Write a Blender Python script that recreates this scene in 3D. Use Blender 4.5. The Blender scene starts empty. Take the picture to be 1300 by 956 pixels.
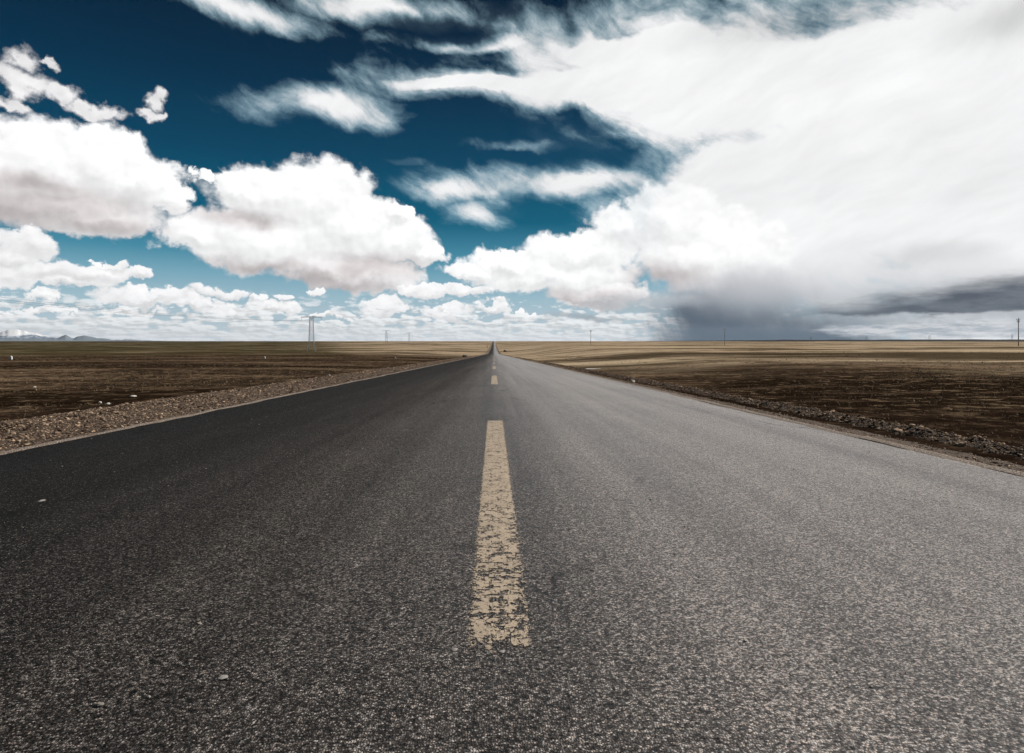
import bpy, math, random
import numpy as np
random.seed(7)
rng = np.random.default_rng(7)
D = bpy.data
scene = bpy.context.scene
COL = scene.collection
PI = math.pi

# ------------------------------------------------------------------ helpers
F = 800.0            # focal length in photo pixels (photo 1300 wide)
EYE = 0.8
YAW = math.atan(23 / F)
VPY = 433.0

def px_dir(px, py):
    a = (px - 650) / F
    v = (VPY - py) / F
    c, s = math.cos(YAW), math.sin(YAW)
    return np.array([a * c + s, c - a * s, v])

def link(o, parent=None):
    COL.objects.link(o)
    if parent is not None:
        o.parent = parent
    return o

def tag(o, label=None, cat=None, group=None, kind=None):
    if label: o['label'] = label
    if cat: o['category'] = cat
    if group: o['group'] = group
    if kind: o['kind'] = kind
    return o

def mesh_np(name, verts, faces, mat, parent=None, smooth=False, attrs=None):
    verts = np.asarray(verts, np.float32)
    faces = np.asarray(faces, np.int32)
    n = faces.shape[1]
    me = D.meshes.new(name)
    me.vertices.add(len(verts))
    me.vertices.foreach_set('co', verts.ravel())
    me.loops.add(faces.size)
    me.loops.foreach_set('vertex_index', faces.ravel())
    me.polygons.add(len(faces))
    me.polygons.foreach_set('loop_start', np.arange(0, faces.size, n, dtype=np.int32))
    me.polygons.foreach_set('loop_total', np.full(len(faces), n, np.int32))
    me.polygons.foreach_set('use_smooth', np.full(len(faces), smooth, bool))
    me.update(calc_edges=True)
    if attrs:
        for k, a in attrs.items():
            at = me.attributes.new(k, 'FLOAT', 'POINT')
            at.data.foreach_set('value', np.asarray(a, np.float32))
    me.materials.append(mat)
    return link(D.objects.new(name, me), parent)

def grid_faces(ni, nj):
    i, j = np.meshgrid(np.arange(ni - 1), np.arange(nj - 1), indexing='ij')
    a = (i * nj + j).ravel()
    return np.stack([a, a + nj, a + nj + 1, a + 1], 1)

# ---- numpy value noise
_perm = rng.random((256, 256))
def vnoise(x, y):
    xi = np.floor(x).astype(np.int64); yi = np.floor(y).astype(np.int64)
    fx = x - xi; fy = y - yi
    fx = fx * fx * (3 - 2 * fx); fy = fy * fy * (3 - 2 * fy)
    g = lambda a, b: _perm[a & 255, b & 255]
    return (g(xi, yi) * (1 - fx) + g(xi + 1, yi) * fx) * (1 - fy) + (g(xi, yi + 1) * (1 - fx) + g(xi + 1, yi + 1) * fx) * fy - 0.5
def fbm(x, y, o=4):
    s = 0; a = 1.0
    for k in range(o):
        s = s + a * vnoise(x * 2 ** k + 17.3 * k, y * 2 ** k + 5.1 * k); a *= 0.5
    return s
def smooth(a, b, x):
    t = np.clip((x - a) / (b - a), 0, 1)
    return t * t * (3 - 2 * t)

# ---- terrain
def curve(pts):
    xs = np.array([p[0] for p in pts], float); ys = np.array([p[1] for p in pts], float)
    d = np.diff(ys) / np.diff(xs)
    m = np.zeros(len(xs)); m[0] = d[0]; m[-1] = d[-1]
    for i in range(1, len(xs) - 1):
        m[i] = 0 if d[i - 1] * d[i] <= 0 else 2 * d[i - 1] * d[i] / (d[i - 1] + d[i])
    def f(x):
        x = np.asarray(x, float)
        i = np.clip(np.searchsorted(xs, x) - 1, 0, len(xs) - 2)
        h = xs[i + 1] - xs[i]; t = np.clip((x - xs[i]) / h, 0, 1)
        return ((2 * t ** 3 - 3 * t ** 2 + 1) * ys[i] + (t ** 3 - 2 * t ** 2 + t) * h * m[i]
                + (-2 * t ** 3 + 3 * t ** 2) * ys[i + 1] + (t ** 3 - t ** 2) * h * m[i + 1])
    return f
ROADZ = curve([(-400, 7.5), (0, 0), (300, -5.62), (520, -9.2), (800, -10.1), (1200, -9.6), (1800, -4.6), (2300, -0.1), (3200, -3), (9000, -6), (90000, -6)])
LEFTZ = curve([(-400, 3.0), (0, -0.55), (100, -1.9), (300, -4.5), (630, -8.8), (1500, -9.6), (2300, -4.6), (3400, -2.0), (9000, -4.5), (90000, -5)])
RIGHTZ = curve([(-400, 0.5), (0, -0.5), (100, -1.15), (300, -2.0), (600, -3.3), (1200, -4.3), (2300, -1.9), (3400, -2.0), (9000, -3.5), (90000, -5)])
ROADL, ROADR = -4.16, 3.70

def terrain(x, y):
    x = np.asarray(x, float); y = np.asarray(y, float)
    ax = np.abs(x)
    side = np.where(x < 0, LEFTZ(y), RIGHTZ(y))
    w = smooth(0, 1, (ax - 5.0) / (14 + 0.10 * np.clip(y, 0, 900)))
    base = ROADZ(y) - 0.10
    emb = np.where(x < 0, smooth(6.3, 8.0, ax), smooth(4.8, 6.0, ax)) * 0.32
    z = base * (1 - w) + side * w - emb * (1 - w)
    away = smooth(6, 30, ax)
    dist = np.hypot(x, y)
    z = z + away * (fbm(x / 9, y / 9, 3) * 0.12 + fbm(x / 60 + 3, y / 45, 3) * 0.35 * smooth(20, 150, dist)
                    + fbm(x / 420 + 9, y / 260, 3) * 2.0 * smooth(250, 900, dist) * smooth(30, 200, ax))
    return z

def locate(px, py, dmin=4, dmax=5000):
    d = px_dir(px, py)
    t = np.geomspace(dmin, dmax, 6000)
    P = d[None] * t[:, None]
    z = terrain(P[:, 0], P[:, 1])
    hit = np.nonzero(P[:, 2] + EYE <= z)[0]
    i = hit[0] if len(hit) else len(t) - 1
    return float(P[i, 0]), float(P[i, 1]), float(z[i]), float(t[i])

# ---- node expression helpers
class S:
    """a socket with arithmetic"""
    def __init__(s, nt, sock): s.nt = nt; s.k = sock
    def _m(s, op, b=None, c=None):
        n = s.nt.nodes.new('ShaderNodeMath'); n.operation = op
        for i, v in enumerate((s, b, c)):
            if v is None: continue
            if isinstance(v, S): s.nt.links.new(v.k, n.inputs[i])
            else: n.inputs[i].default_value = float(v)
        return S(s.nt, n.outputs[0])
    def __add__(s, o): return s._m('ADD', o)
    __radd__ = __add__
    def __sub__(s, o): return s._m('SUBTRACT', o)
    def __rsub__(s, o): return (s * -1.0) + o
    def __mul__(s, o): return s._m('MULTIPLY', o)
    __rmul__ = __mul__
    def __truediv__(s, o): return s._m('DIVIDE', o)
    def pow(s, o): return s._m('POWER', o)
    def max(s, o): return s._m('MAXIMUM', o)
    def min(s, o): return s._m('MINIMUM', o)
    def abs(s): return s._m('ABSOLUTE')
    def clamp(s): return s.max(0.0).min(1.0)
    def ss(s, a, b):
        n = s.nt.nodes.new('ShaderNodeMapRange'); n.interpolation_type = 'SMOOTHSTEP'
        s.nt.links.new(s.k, n.inputs['Value'])
        n.inputs['From Min'].default_value = a; n.inputs['From Max'].default_value = b
        return S(s.nt, n.outputs[0])

def comb(nt, x, y, z=0.0):
    n = nt.nodes.new('ShaderNodeCombineXYZ')
    for i, v in enumerate((x, y, z)):
        if isinstance(v, S): nt.links.new(v.k, n.inputs[i])
        else: n.inputs[i].default_value = v
    return S(nt, n.outputs[0])
def vmath(nt, op, a, b=None):
    n = nt.nodes.new('ShaderNodeVectorMath'); n.operation = op
    for i, v in enumerate((a, b)):
        if v is None: continue
        if isinstance(v, S): nt.links.new(v.k, n.inputs[i])
        else: n.inputs[i].default_value = v
    return S(nt, n.outputs['Value'] if op in ('LENGTH', 'DOT_PRODUCT') else n.outputs[0])
def noise(nt, vec, scale=1, detail=4, rough=0.5, dist=0.0, dim='3D', out='Fac'):
    n = nt.nodes.new('ShaderNodeTexNoise'); n.noise_dimensions = dim
    nt.links.new(vec.k, n.inputs['Vector'])
    n.inputs['Scale'].default_value = scale; n.inputs['Detail'].default_value = detail
    n.inputs['Roughness'].default_value = rough; n.inputs['Distortion'].default_value = dist
    return S(nt, n.outputs[out])
def voronoi(nt, vec, scale=1, feature='F1', dim='3D', rand=1.0):
    n = nt.nodes.new('ShaderNodeTexVoronoi'); n.feature = feature; n.voronoi_dimensions = dim
    nt.links.new(vec.k, n.inputs['Vector']); n.inputs['Scale'].default_value = scale
    n.inputs['Randomness'].default_value = rand
    return n
def mixc(nt, fac, a, b, mode='MIX'):
    n = nt.nodes.new('ShaderNodeMix'); n.data_type = 'RGBA'; n.blend_type = mode
    ins = [i for i in n.inputs if i.enabled]
    f = n.inputs[0]; A = n.inputs[6]; B = n.inputs[7]
    for sk, v in ((f, fac), (A, a), (B, b)):
        if isinstance(v, S): nt.links.new(v.k, sk)
        elif sk is f: sk.default_value = v
        else: sk.default_value = (*v, 1.0)
    return S(nt, n.outputs[2])
def ramp(nt, fac, stops, interp='LINEAR'):
    n = nt.nodes.new('ShaderNodeValToRGB'); n.color_ramp.interpolation = interp
    e = n.color_ramp.elements
    while len(e) < len(stops): e.new(0.5)
    for i, (p, c) in enumerate(stops):
        e[i].position = p
        c = (c, c, c) if isinstance(c, (int, float)) else c
        e[i].color = (*c, 1)
    nt.links.new(fac.k, n.inputs[0])
    return S(nt, n.outputs[0])
def sep(nt, v):
    n = nt.nodes.new('ShaderNodeSeparateXYZ'); nt.links.new(v.k, n.inputs[0])
    return [S(nt, n.outputs[i]) for i in range(3)]
def position(nt):
    n = nt.nodes.new('ShaderNodeNewGeometry'); return S(nt, n.outputs['Position'])
def bump(nt, h, strength, dist):
    n = nt.nodes.new('ShaderNodeBump'); n.inputs['Strength'].default_value = strength
    n.inputs['Distance'].default_value = dist; nt.links.new(h.k, n.inputs['Height'])
    return S(nt, n.outputs[0])
def newmat(name):
    m = D.materials.new(name); m.use_nodes = True
    nt = m.node_tree; b = nt.nodes['Principled BSDF']
    return m, nt, b
def setb(nt, b, color=None, rough=None, normal=None, spec=None):
    for k, v in (('Base Color', color), ('Roughness', rough), ('Normal', normal), ('Specular IOR Level', spec)):
        if v is None: continue
        if isinstance(v, S): nt.links.new(v.k, b.inputs[k])
        elif k == 'Base Color': b.inputs[k].default_value = (*v, 1)
        else: b.inputs[k].default_value = v

# ------------------------------------------------------------------ materials
def asphalt_nodes(nt):
    P = position(nt); x, y, z = sep(nt, P)
    P2 = comb(nt, x, y, 0.0)
    # distort the lane lines a little so that tone bands wander
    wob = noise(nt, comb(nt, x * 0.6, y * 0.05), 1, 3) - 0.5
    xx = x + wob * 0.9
    lane = ramp(nt, (xx + 4.5) / 9.0, [(0.0, .008), (.13, .008), (.25, .013), (.36, .030), (.47, .062), (.51, .095), (.56, .155), (.66, .205), (.76, .215), (.86, .18), (1.0, .14)])  # pale right, dark left: grazing sun sheen painted into albedo, mixed with lane wear
    streak = noise(nt, comb(nt, x * 2.2, y * 0.04), 1, 5, .62).ss(.28, .72)
    patch = noise(nt, P2, 0.55, 5, .6)
    mid = noise(nt, P2, 9, 4, .65); clump = noise(nt, P2, 30, 5, .72).ss(.34, .66) * .75 + .62
    v1 = voronoi(nt, P2, 180, 'F1', '2D'); c1 = sep(nt, S(nt, v1.outputs['Color'])); d1 = S(nt, v1.outputs['Distance'])
    v2 = voronoi(nt, P2, 340, 'F1', '2D'); c2 = sep(nt, S(nt, v2.outputs['Color'])); d2 = S(nt, v2.outputs['Distance'])
    stone = c1[0].pow(3.0) * 2.6 + 0.26
    fine = c2[0].pow(1.5) * 1.2 + 0.45
    edge = d1.ss(0.75, 0.30) * 0.6 + 0.4
    pits = noise(nt, P2, 62, 5, .7).ss(.36, .52) * 0.84 + 0.16
    v3 = voronoi(nt, P2, 80, 'F1', '2D'); c3 = sep(nt, S(nt, v3.outputs['Color'])); d3 = S(nt, v3.outputs['Distance'])
    big = c3[0].ss(.73, .77) * (d3 + (mid - .5) * .3).ss(.46, .36)
    chip = c1[1].ss(.965, .985) * d1.ss(.6, .45)
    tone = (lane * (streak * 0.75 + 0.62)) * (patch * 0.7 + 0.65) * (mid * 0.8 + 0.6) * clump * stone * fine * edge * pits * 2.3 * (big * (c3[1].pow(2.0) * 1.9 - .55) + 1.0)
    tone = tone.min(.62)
    # thin wandering cracks
    cw = noise(nt, P2, 1.3, 4, .6, out='Color')
    cv = voronoi(nt, vmath(nt, 'ADD', comb(nt, x * 0.5, y * 0.28), vmath(nt, 'MULTIPLY', cw, (.35, .35, 0))), 0.55, 'DISTANCE_TO_EDGE', '2D')
    crack = S(nt, cv.outputs['Distance']).ss(.0065, .0015) * noise(nt, P2, .35, 3).ss(.50, .58)
    tone = tone * (crack * -0.88 + 1.0)
    warm = mixc(nt, c1[2].ss(.1, .95), (.98, .97, .98), (1.22, .96, .80))
    tint = mixc(nt, .45, (1.13, .99, .90), warm)
    col = mixc(nt, 1.0, comb(nt, tone, tone, tone), tint, 'MULTIPLY')
    col = mixc(nt, chip * 0.75, col, (.36, .33, .29))
    h = big * .8 + (d1.ss(.75, .1) * (c1[0] * .7 + .5)) * 0.7 + d2.ss(.7, .1) * .25 + pits * .5 - crack * 1.5
    nrm = bump(nt, h, 0.8, 0.0045)
    return P2, x, y, col, nrm, h, c1

def mat_asphalt():
    m, nt, b = newmat('asphalt')
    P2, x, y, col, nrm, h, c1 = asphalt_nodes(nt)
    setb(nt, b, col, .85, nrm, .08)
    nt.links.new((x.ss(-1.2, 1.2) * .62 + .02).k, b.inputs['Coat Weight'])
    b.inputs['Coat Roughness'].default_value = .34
    nt.links.new(bump(nt, h, .25, .003).k, b.inputs['Coat Normal'])
    return m

def mat_paint(near):
    m, nt, b = newmat('worn_yellow_paint')
    P2, x, y, col, nrm, h, c1 = asphalt_nodes(nt)
    Pw = vmath(nt, 'ADD', P2, vmath(nt, 'MULTIPLY', noise(nt, P2, 26, 3, .6, out='Color'), (.03, .03, 0)))
    cell = S(nt, voronoi(nt, vmath(nt, 'MULTIPLY', Pw, (1.0, .75, 1)), 34, 'DISTANCE_TO_EDGE', '2D').outputs['Distance'])
    n1 = noise(nt, P2, 16, 4, .65); n2 = noise(nt, P2, 60, 3, .6)
    wear = (y.ss(4.2, 1.6) * .75 + .35) if near else (y * 0.0 + .3)
    loss = n1 * .6 + noise(nt, P2, 34, 5, .7) * .4 + (n2 - 0.5) * 0.30 - wear * 0.10 + (h - .75) * .05
    keep = loss.ss(.370, .398)
    crack = (cell - wear * 0.05 + (n1 - .5) * .75 + (n2 - .5) * .3).ss(-.03, .03)
    crossl = noise(nt, comb(nt, x * 9, y * 40), 1, 4, .65).ss(.31, .36) * noise(nt, comb(nt, x * 55, y * 9), 1, 4, .65).ss(.32, .37)
    edge = ((x - 0.015).abs() + (n2 - .5) * .04 + (n1 - .5) * (wear * .09 + .03)).ss(.092, .086)
    keep = keep * crack * crossl * edge
    if near:
        keep = keep * ((y + (n1 - .5) * .5).ss(1.70, 1.73))
    t = n2 * .5 + noise(nt, P2, 5, 4) * .6 + noise(nt, P2, 150, 2) * .5 + .2
    pcol = mixc(nt, 1.0, (.46, .37, .275), comb(nt, t, t, t), 'MULTIPLY')
    setb(nt, b, pcol, .62, bump(nt, h * .45 + keep * .5, .7, .0035), .3)
    nt.links.new(keep.k, b.inputs['Alpha'])
    return m

def mat_ground():
    m, nt, b = newmat('steppe_ground')
    P = position(nt); x, y, z = sep(nt, P)
    P2 = comb(nt, x, y, 0)
    r = vmath(nt, 'LENGTH', P2)
    far = r.ss(60, 420)
    big = noise(nt, comb(nt, x * .0035, y * .0075), 1, 5, .6)
    med = noise(nt, comb(nt, x * .022, y * .05), 1, 5, .62)
    sml = noise(nt, comb(nt, x * .2, y * .35), 1, 6, .68)
    tin = noise(nt, P2, 5, 5, .7)
    mic = noise(nt, P2, 28, 3, .7)
    dirt = mixc(nt, tin.ss(.35, .65), (.016, .011, .007), (.070, .046, .030))
    dry = mixc(nt, sml.ss(.35, .65), (.20, .135, .09), (.09, .060, .038))
    band = noise(nt, comb(nt, x * .050, y * .085), 1, 7, .70)
    band2 = noise(nt, comb(nt, x * .018, y * .045 + 7.0), 1, 7, .68)
    nearc = mixc(nt, (band * .65 + sml * .35).ss(.485, .57), dirt, dry)
    fine = noise(nt, comb(nt, x * .32, y * .60), 1, 6, .72)
    nearc = mixc(nt, (band2 * .7 + sml * .3).ss(.47, .535) * .9, nearc, (.013, .008, .0045))
    nearc = mixc(nt, (fine * .7 + tin * .3).ss(.50, .62) * .75, nearc, (.13, .085, .055))
    nearc = mixc(nt, (fine * .6 + sml * .4).ss(.46, .36) * .85, nearc, (.010, .006, .0035))
    dots = noise(nt, P2, 1.6, 5, .75)
    nearc = mixc(nt, (dots + (band - .5) * .6).ss(.545, .62) * .8, nearc, (.24, .17, .105))
    nearc = mixc(nt, (dots + (band2 - .5) * .5).ss(.44, .37) * .8, nearc, (.008, .006, .004))
    nearc = mixc(nt, r.ss(24, 10) * .8, nearc, (.014, .008, .0055))
    olive = mixc(nt, sml, (.035, .030, .012), (.085, .066, .032))
    tan = mixc(nt, sml.ss(.3, .7), (.20, .145, .09), (.52, .40, .275))
    ang = x / (r + 5.0)
    side = ang.ss(-.38, -.06)
    f1 = noise(nt, comb(nt, x * .0016, y * .0034), 1, 8, .66)
    f2 = noise(nt, comb(nt, x * .0028 + 5.0, y * .0085), 1, 8, .68)
    farc = mixc(nt, (f1 + (side - .5) * .26).ss(.44, .56), olive, tan)
    f3 = noise(nt, comb(nt, x * .011, y * .022), 1, 8, .72)
    farc = mixc(nt, f3.ss(.50, .57) * (side * .6 + .25), farc, (.50, .39, .26))
    farc = mixc(nt, f2.ss(.52, .58) * .85, farc, (.030, .021, .011))
    farc = mixc(nt, f3.ss(.46, .40) * .8, farc, (.045, .034, .017))
    tr = (r * (ang.ss(-.05, .12) * 3.4 + 1.0)) * ((band2 - .5) * 1.8 + 1.0)
    col = mixc(nt, (tr + (f3 - .5) * 400.0).ss(150, 290), nearc, farc)
    t = mic * .8 + .6
    col = mixc(nt, 1.0, col, comb(nt, t, t, t), 'MULTIPLY')
    h = tin * .06 + mic * .015 + sml * .25
    setb(nt, b, col, 1.0, bump(nt, h, .8, 1.0), 0.0)
    return m

def mat_gravelbed(name, c0, c1_, sc=38, dark=(.05, .035, .025)):
    m, nt, b = newmat(name)
    P = position(nt); x, y, z = sep(nt, P); P2 = comb(nt, x, y, 0)
    v = voronoi(nt, P, sc, 'F1'); c = sep(nt, S(nt, v.outputs['Color'])); d = S(nt, v.outputs['Distance'])
    n = noise(nt, P2, 3, 5, .65); n2 = noise(nt, P2, 120, 2)
    col = mixc(nt, c[0].pow(1.6), c0, c1_)
    col = mixc(nt, d.ss(.35, .75), col, dark)
    col = mixc(nt, n.ss(.55, .7) * .6, col, dark)
    t = n2 * .6 + .7
    col = mixc(nt, 1.0, col, comb(nt, t, t, t), 'MULTIPLY')
    setb(nt, b, col, .9, bump(nt, d.ss(.7, .1) * .8 + n2 * .2, .9, .012), .2)
    return m

def mat_stones(name, lo, hi, pw=1.4):
    m, nt, b = newmat(name)
    a = nt.nodes.new('ShaderNodeAttribute'); a.attribute_name = 'tone'
    t = S(nt, a.outputs['Fac']); P = position(nt)
    n = noise(nt, P, 90, 3, .6)
    col = mixc(nt, t.pow(pw), lo, hi)
    col = mixc(nt, 1.0, col, comb(nt, n * .6 + .7, n * .6 + .69, n * .6 + .67), 'MULTIPLY')
    setb(nt, b, col, .85, bump(nt, n, .5, .004), .3)
    return m

def mat_plain(name, col, rough=.6, nscale=3.0, var=.25, metal=0.0):
    m, nt, b = newmat(name)
    tc = nt.nodes.new('ShaderNodeTexCoord'); o = S(nt, tc.outputs['Object'])
    n = noise(nt, o, nscale, 4, .6)
    t = n * (2 * var) + (1 - var)
    setb(nt, b, mixc(nt, 1.0, col, comb(nt, t, t, t), 'MULTIPLY'), rough)
    b.inputs['Metallic'].default_value = metal
    return m

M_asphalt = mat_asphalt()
M_paint_near = mat_paint(True)
M_paint = mat_paint(False)
M_ground = mat_ground()
M_gravel = mat_gravelbed('shoulder_gravel', (.05, .033, .022), (.28, .20, .145))
M_dirt = mat_gravelbed('shoulder_dirt', (.12, .085, .062), (.22, .165, .125), 60, (.07, .048, .034))
M_edge = mat_gravelbed('pale_edge_grit', (.26, .21, .17), (.55, .48, .41), 70, (.14, .10, .08))
M_berm = mat_gravelbed('berm_soil', (.035, .022, .015), (.22, .155, .11), 60, (.02, .013, .01))
M_stone = mat_stones('gravel_stone', (.030, .017, .010), (.62, .45, .32), 2.3)
M_stone_d = mat_stones('clod_stone', (.060, .035, .021), (.60, .42, .28), 2.4)
M_chip = mat_stones('road_chip', (.08, .07, .06), (.45, .41, .36), 1.5)
M_grass = mat_stones('dry_grass', (.06, .04, .022), (.36, .26, .16), 1.3)
M_white = mat_plain('chalky_white', (.78, .77, .74), .8, 4)
M_steel = mat_plain('galvanised_steel', (.50, .51, .53), .6, 1.0, .2, 0)
M_concrete = mat_plain('pole_concrete', (.20, .185, .17), .85, 1.5)
M_darkmetal = mat_plain('dark_painted_metal', (.03, .028, .026), .6)
M_cable = mat_plain('aluminium_cable', (.10, .10, .11), .6)
M_glass = mat_plain('glazed_insulator', (.08, .045, .03), .25)
M_rock = mat_plain('pale_rock', (.62, .57, .50), .85, 9, .35)
M_greyrock = mat_plain('grey_stone', (.30, .28, .26), .85, 60, .4)
M_dkrock = mat_plain('dark_stone', (.05, .038, .03), .9, 9, .35)
M_salt = mat_plain('dried_salt_crust', (.62, .58, .52), .7, .8, .25)

# ------------------------------------------------------------------ ground
def axis(near, far, fine, growth):
    v = [near]; s = fine
    while v[-1] < far:
        v.append(v[-1] + s); s = min(s * growth, far)
    return np.array(v)
xs = axis(4.0, 40000, .22, 1.045)
xs = np.concatenate([-xs[::-1], np.linspace(-3.9, 3.9, 5), xs])
ys = np.concatenate([-axis(0.5, 380, .6, 1.12)[::-1], axis(0.0, 40000, .3, 1.022)])
X, Y = np.meshgrid(xs, ys, indexing='ij')
Z = terrain(X, Y)
gr = mesh_np('ground', np.stack([X.ravel(), Y.ravel(), Z.ravel()], 1), grid_faces(len(xs), len(ys)), M_ground, smooth=True)
tag(gr, kind='structure')

def strip(name, lat, ylist, zoff, mat, kind='structure', noise_amp=0.0, wav=0.0, wav_scale=1.0, nz=3.0):
    """a long surface following the road: lat = list of (x, dz)"""
    lx = np.array([l[0] for l in lat]); lz = np.array([l[1] for l in lat])
    X, Y = np.meshgrid(lx, ylist, indexing='ij')
    Zo = np.repeat(lz[:, None], len(ylist), 1)
    if wav: X = X + fbm(Y * wav_scale + lx[:, None] * 0.3, Y * 0 + 3 + lx[:, None], 5) * wav
    Z = ROADZ(Y) + zoff + Zo
    if noise_amp is not None and np.any(noise_amp):
        Z = Z + fbm(X * nz, Y * nz, 4) * np.asarray(noise_amp)[:, None] if np.ndim(noise_amp) else Z + fbm(X * nz, Y * nz, 4) * noise_amp
    o = mesh_np(name, np.stack([X.ravel(), Y.ravel(), Z.ravel()], 1), grid_faces(len(lx), len(ylist)), mat, smooth=True)
    return tag(o, kind=kind)

yroad = np.concatenate([np.linspace(-30, 0, 16)[:-1], axis(0, 3300, .25, 1.012)])
# asphalt with ragged edges
lat = [(ROADL - .16, -.09), (ROADL - .05, -.03), (ROADL, 0), (-3, .02), (-1.5, .045), (0, .06), (1.5, .045), (3, .02), (ROADR, 0), (ROADR + .05, -.03), (ROADR + .16, -.09)]
lx = np.array([l[0] for l in lat]); lz = np.array([l[1] for l in lat])
X, Y = np.meshgrid(lx, yroad, indexing='ij')
rag = fbm(Y * 2.2, Y * 0 + 1, 5) * .17
X = X + np.where(X < ROADL + .01, rag, 0) + np.where(X > ROADR - .01, fbm(Y * 1.9, Y * 0 + 8, 5) * .08, 0)
Z = ROADZ(Y) + np.repeat(lz[:, None], len(yroad), 1) - .05
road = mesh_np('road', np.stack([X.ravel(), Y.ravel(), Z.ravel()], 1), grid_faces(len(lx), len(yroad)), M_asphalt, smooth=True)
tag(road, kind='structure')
def road_z(x, y):
    return float(ROADZ(y) - .05 + np.interp(x, lx, lz))

# centre line dashes
def dash(y0, y1, near=False):
    n = max(4, int((y1 - y0) / .5)) if y0 < 200 else 4
    ya = np.linspace(y0, y1, n)
    xa = np.array([-.1, 0.0, .13])
    X, Y = np.meshgrid(xa, ya, indexing='ij')
    Z = ROADZ(Y) - .05 + np.interp(X, lx, lz) + .0015 + .00004 * Y
    o = mesh_np('road_marking', np.stack([X.ravel(), Y.ravel(), Z.ravel()], 1), grid_faces(3, n), M_paint_near if near else M_paint)
    o['group'] = 'yellow centre line dashes'
    return tag(o, kind='structure')
dash(1.50, 7.35, True)
for k in range(26):
    y0 = 15.9 + 15.0 * k
    dash(y0, y0 + 6.0)

# left gravel shoulder, right shoulder, berm
ysh = axis(2.5, 1500, .05, 1.008)
latL = np.linspace(ROADL + .12, -8.4, 46)
zL = -.065 - .02 * (np.clip(-latL + ROADL, 0, 3)) - .36 * smooth(6.4, 8.3, -latL)
strip('gravel_shoulder', list(zip(latL, zL)), ysh, 0, M_gravel, noise_amp=.035 * smooth(4.1, 4.7, -latL) , nz=5.0)
latR = np.linspace(ROADR - .12, 4.15, 10)
zR = -.075 - .03 * (latR - ROADR)
strip('dirt_shoulder', list(zip(latR, zR)), ysh, 0, M_dirt, noise_amp=.012 * smooth(ROADR, ROADR + .2, latR), nz=6.0)
# loose windrow beside the right shoulder
latB = np.linspace(4.0, 6.9, 64)
zB = -.10 + .10 * np.exp(-((latB - 4.70) / .24) ** 2) - .05 * smooth(4.0, 4.3, latB) - .42 * smooth(4.9, 6.8, latB)
namp = .05 * np.exp(-((latB - 4.65) / .42) ** 2) + .02
strip('gravel_berm', list(zip(latB, zB)), ysh, 0, M_berm, noise_amp=namp, nz=6.5)
# pale gritty lines along both asphalt edges
strip('pale_road_edge', [(ROADR - .10, .010), (ROADR - .03, .018), (ROADR + .02, .014), (ROADR + .07, -.03)], ysh, -.055, M_edge, wav=.05, wav_scale=1.6, noise_amp=.008)
strip('pale_road_edge', [(ROADL - .13, -.02), (ROADL - .05, .012), (ROADL + .02, .016), (ROADL + .06, .004)], ysh, -.055, M_edge, wav=.06, wav_scale=1.4, noise_amp=.008)

# ------------------------------------------------------------------ stones
ph = (1 + 5 ** .5) / 2
ICO = np.array([(-1, ph, 0), (1, ph, 0), (-1, -ph, 0), (1, -ph, 0), (0, -1, ph), (0, 1, ph), (0, -1, -ph), (0, 1, -ph), (ph, 0, -1), (ph, 0, 1), (-ph, 0, -1), (-ph, 0, 1)], float)
ICO /= np.linalg.norm(ICO[0])
ICOF = np.array([(0, 11, 5), (0, 5, 1), (0, 1, 7), (0, 7, 10), (0, 10, 11), (1, 5, 9), (5, 11, 4), (11, 10, 2), (10, 7, 6), (7, 1, 8), (3, 9, 4), (3, 4, 2), (3, 2, 6), (3, 6, 8), (3, 8, 9), (4, 9, 5), (2, 4, 11), (6, 2, 10), (8, 6, 7), (9, 8, 1)])
def stones(name, P, size, mat, label=None, flat=.55):
    n = len(P)
    V = ICO[None] * (1 + rng.uniform(-.32, .32, (n, 12, 1)))
    V = V * np.stack([rng.uniform(.7, 1.3, n), rng.uniform(.7, 1.3, n), rng.uniform(flat * .6, flat * 1.3, n)], 1)[:, None, :]
    a = rng.uniform(0, 2 * PI, n); t = rng.normal(0, .3, n)
    c, s = np.cos(t)[:, None], np.sin(t)[:, None]
    x, z = V[..., 0] * c - V[..., 2] * s, V[..., 0] * s + V[..., 2] * c
    y = V[..., 1]
    c, s = np.cos(a)[:, None], np.sin(a)[:, None]
    V = np.stack([x * c - y * s, x * s + y * c, z], 2) * size[:, None, None] + P[:, None, :]
    faces = (ICOF[None] + 12 * np.arange(n)[:, None, None]).reshape(-1, 3)
    tone = np.repeat(rng.random(n), 12)
    o = mesh_np(name, V.reshape(-1, 3), faces, mat, attrs={'tone': tone})
    return tag(o, label, kind='stuff')

def along(n, y0, y1, p=1.0):
    u = rng.random(n)
    # density falling with distance
    return y0 * (y1 / y0) ** u
# left shoulder gravel
n = 105000
y = along(n, 4.6, 160); x = -rng.uniform(4.32, 6.9, n) - np.abs(rng.normal(0, .75, n)) * (rng.random(n) < .35) + np.abs(rng.normal(0, .12, n)) * (rng.random(n) < .08)
zz = np.maximum(ROADZ(y) + np.interp(-x, -latL, zL) + fbm(x * 5, y * 5, 4) * .035, terrain(x, y))
sz = rng.lognormal(-5.3, .6, n) * (1 + y * .012)
stones('gravel', np.stack([x, y, zz + sz * .2], 1), sz, M_stone)
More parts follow.
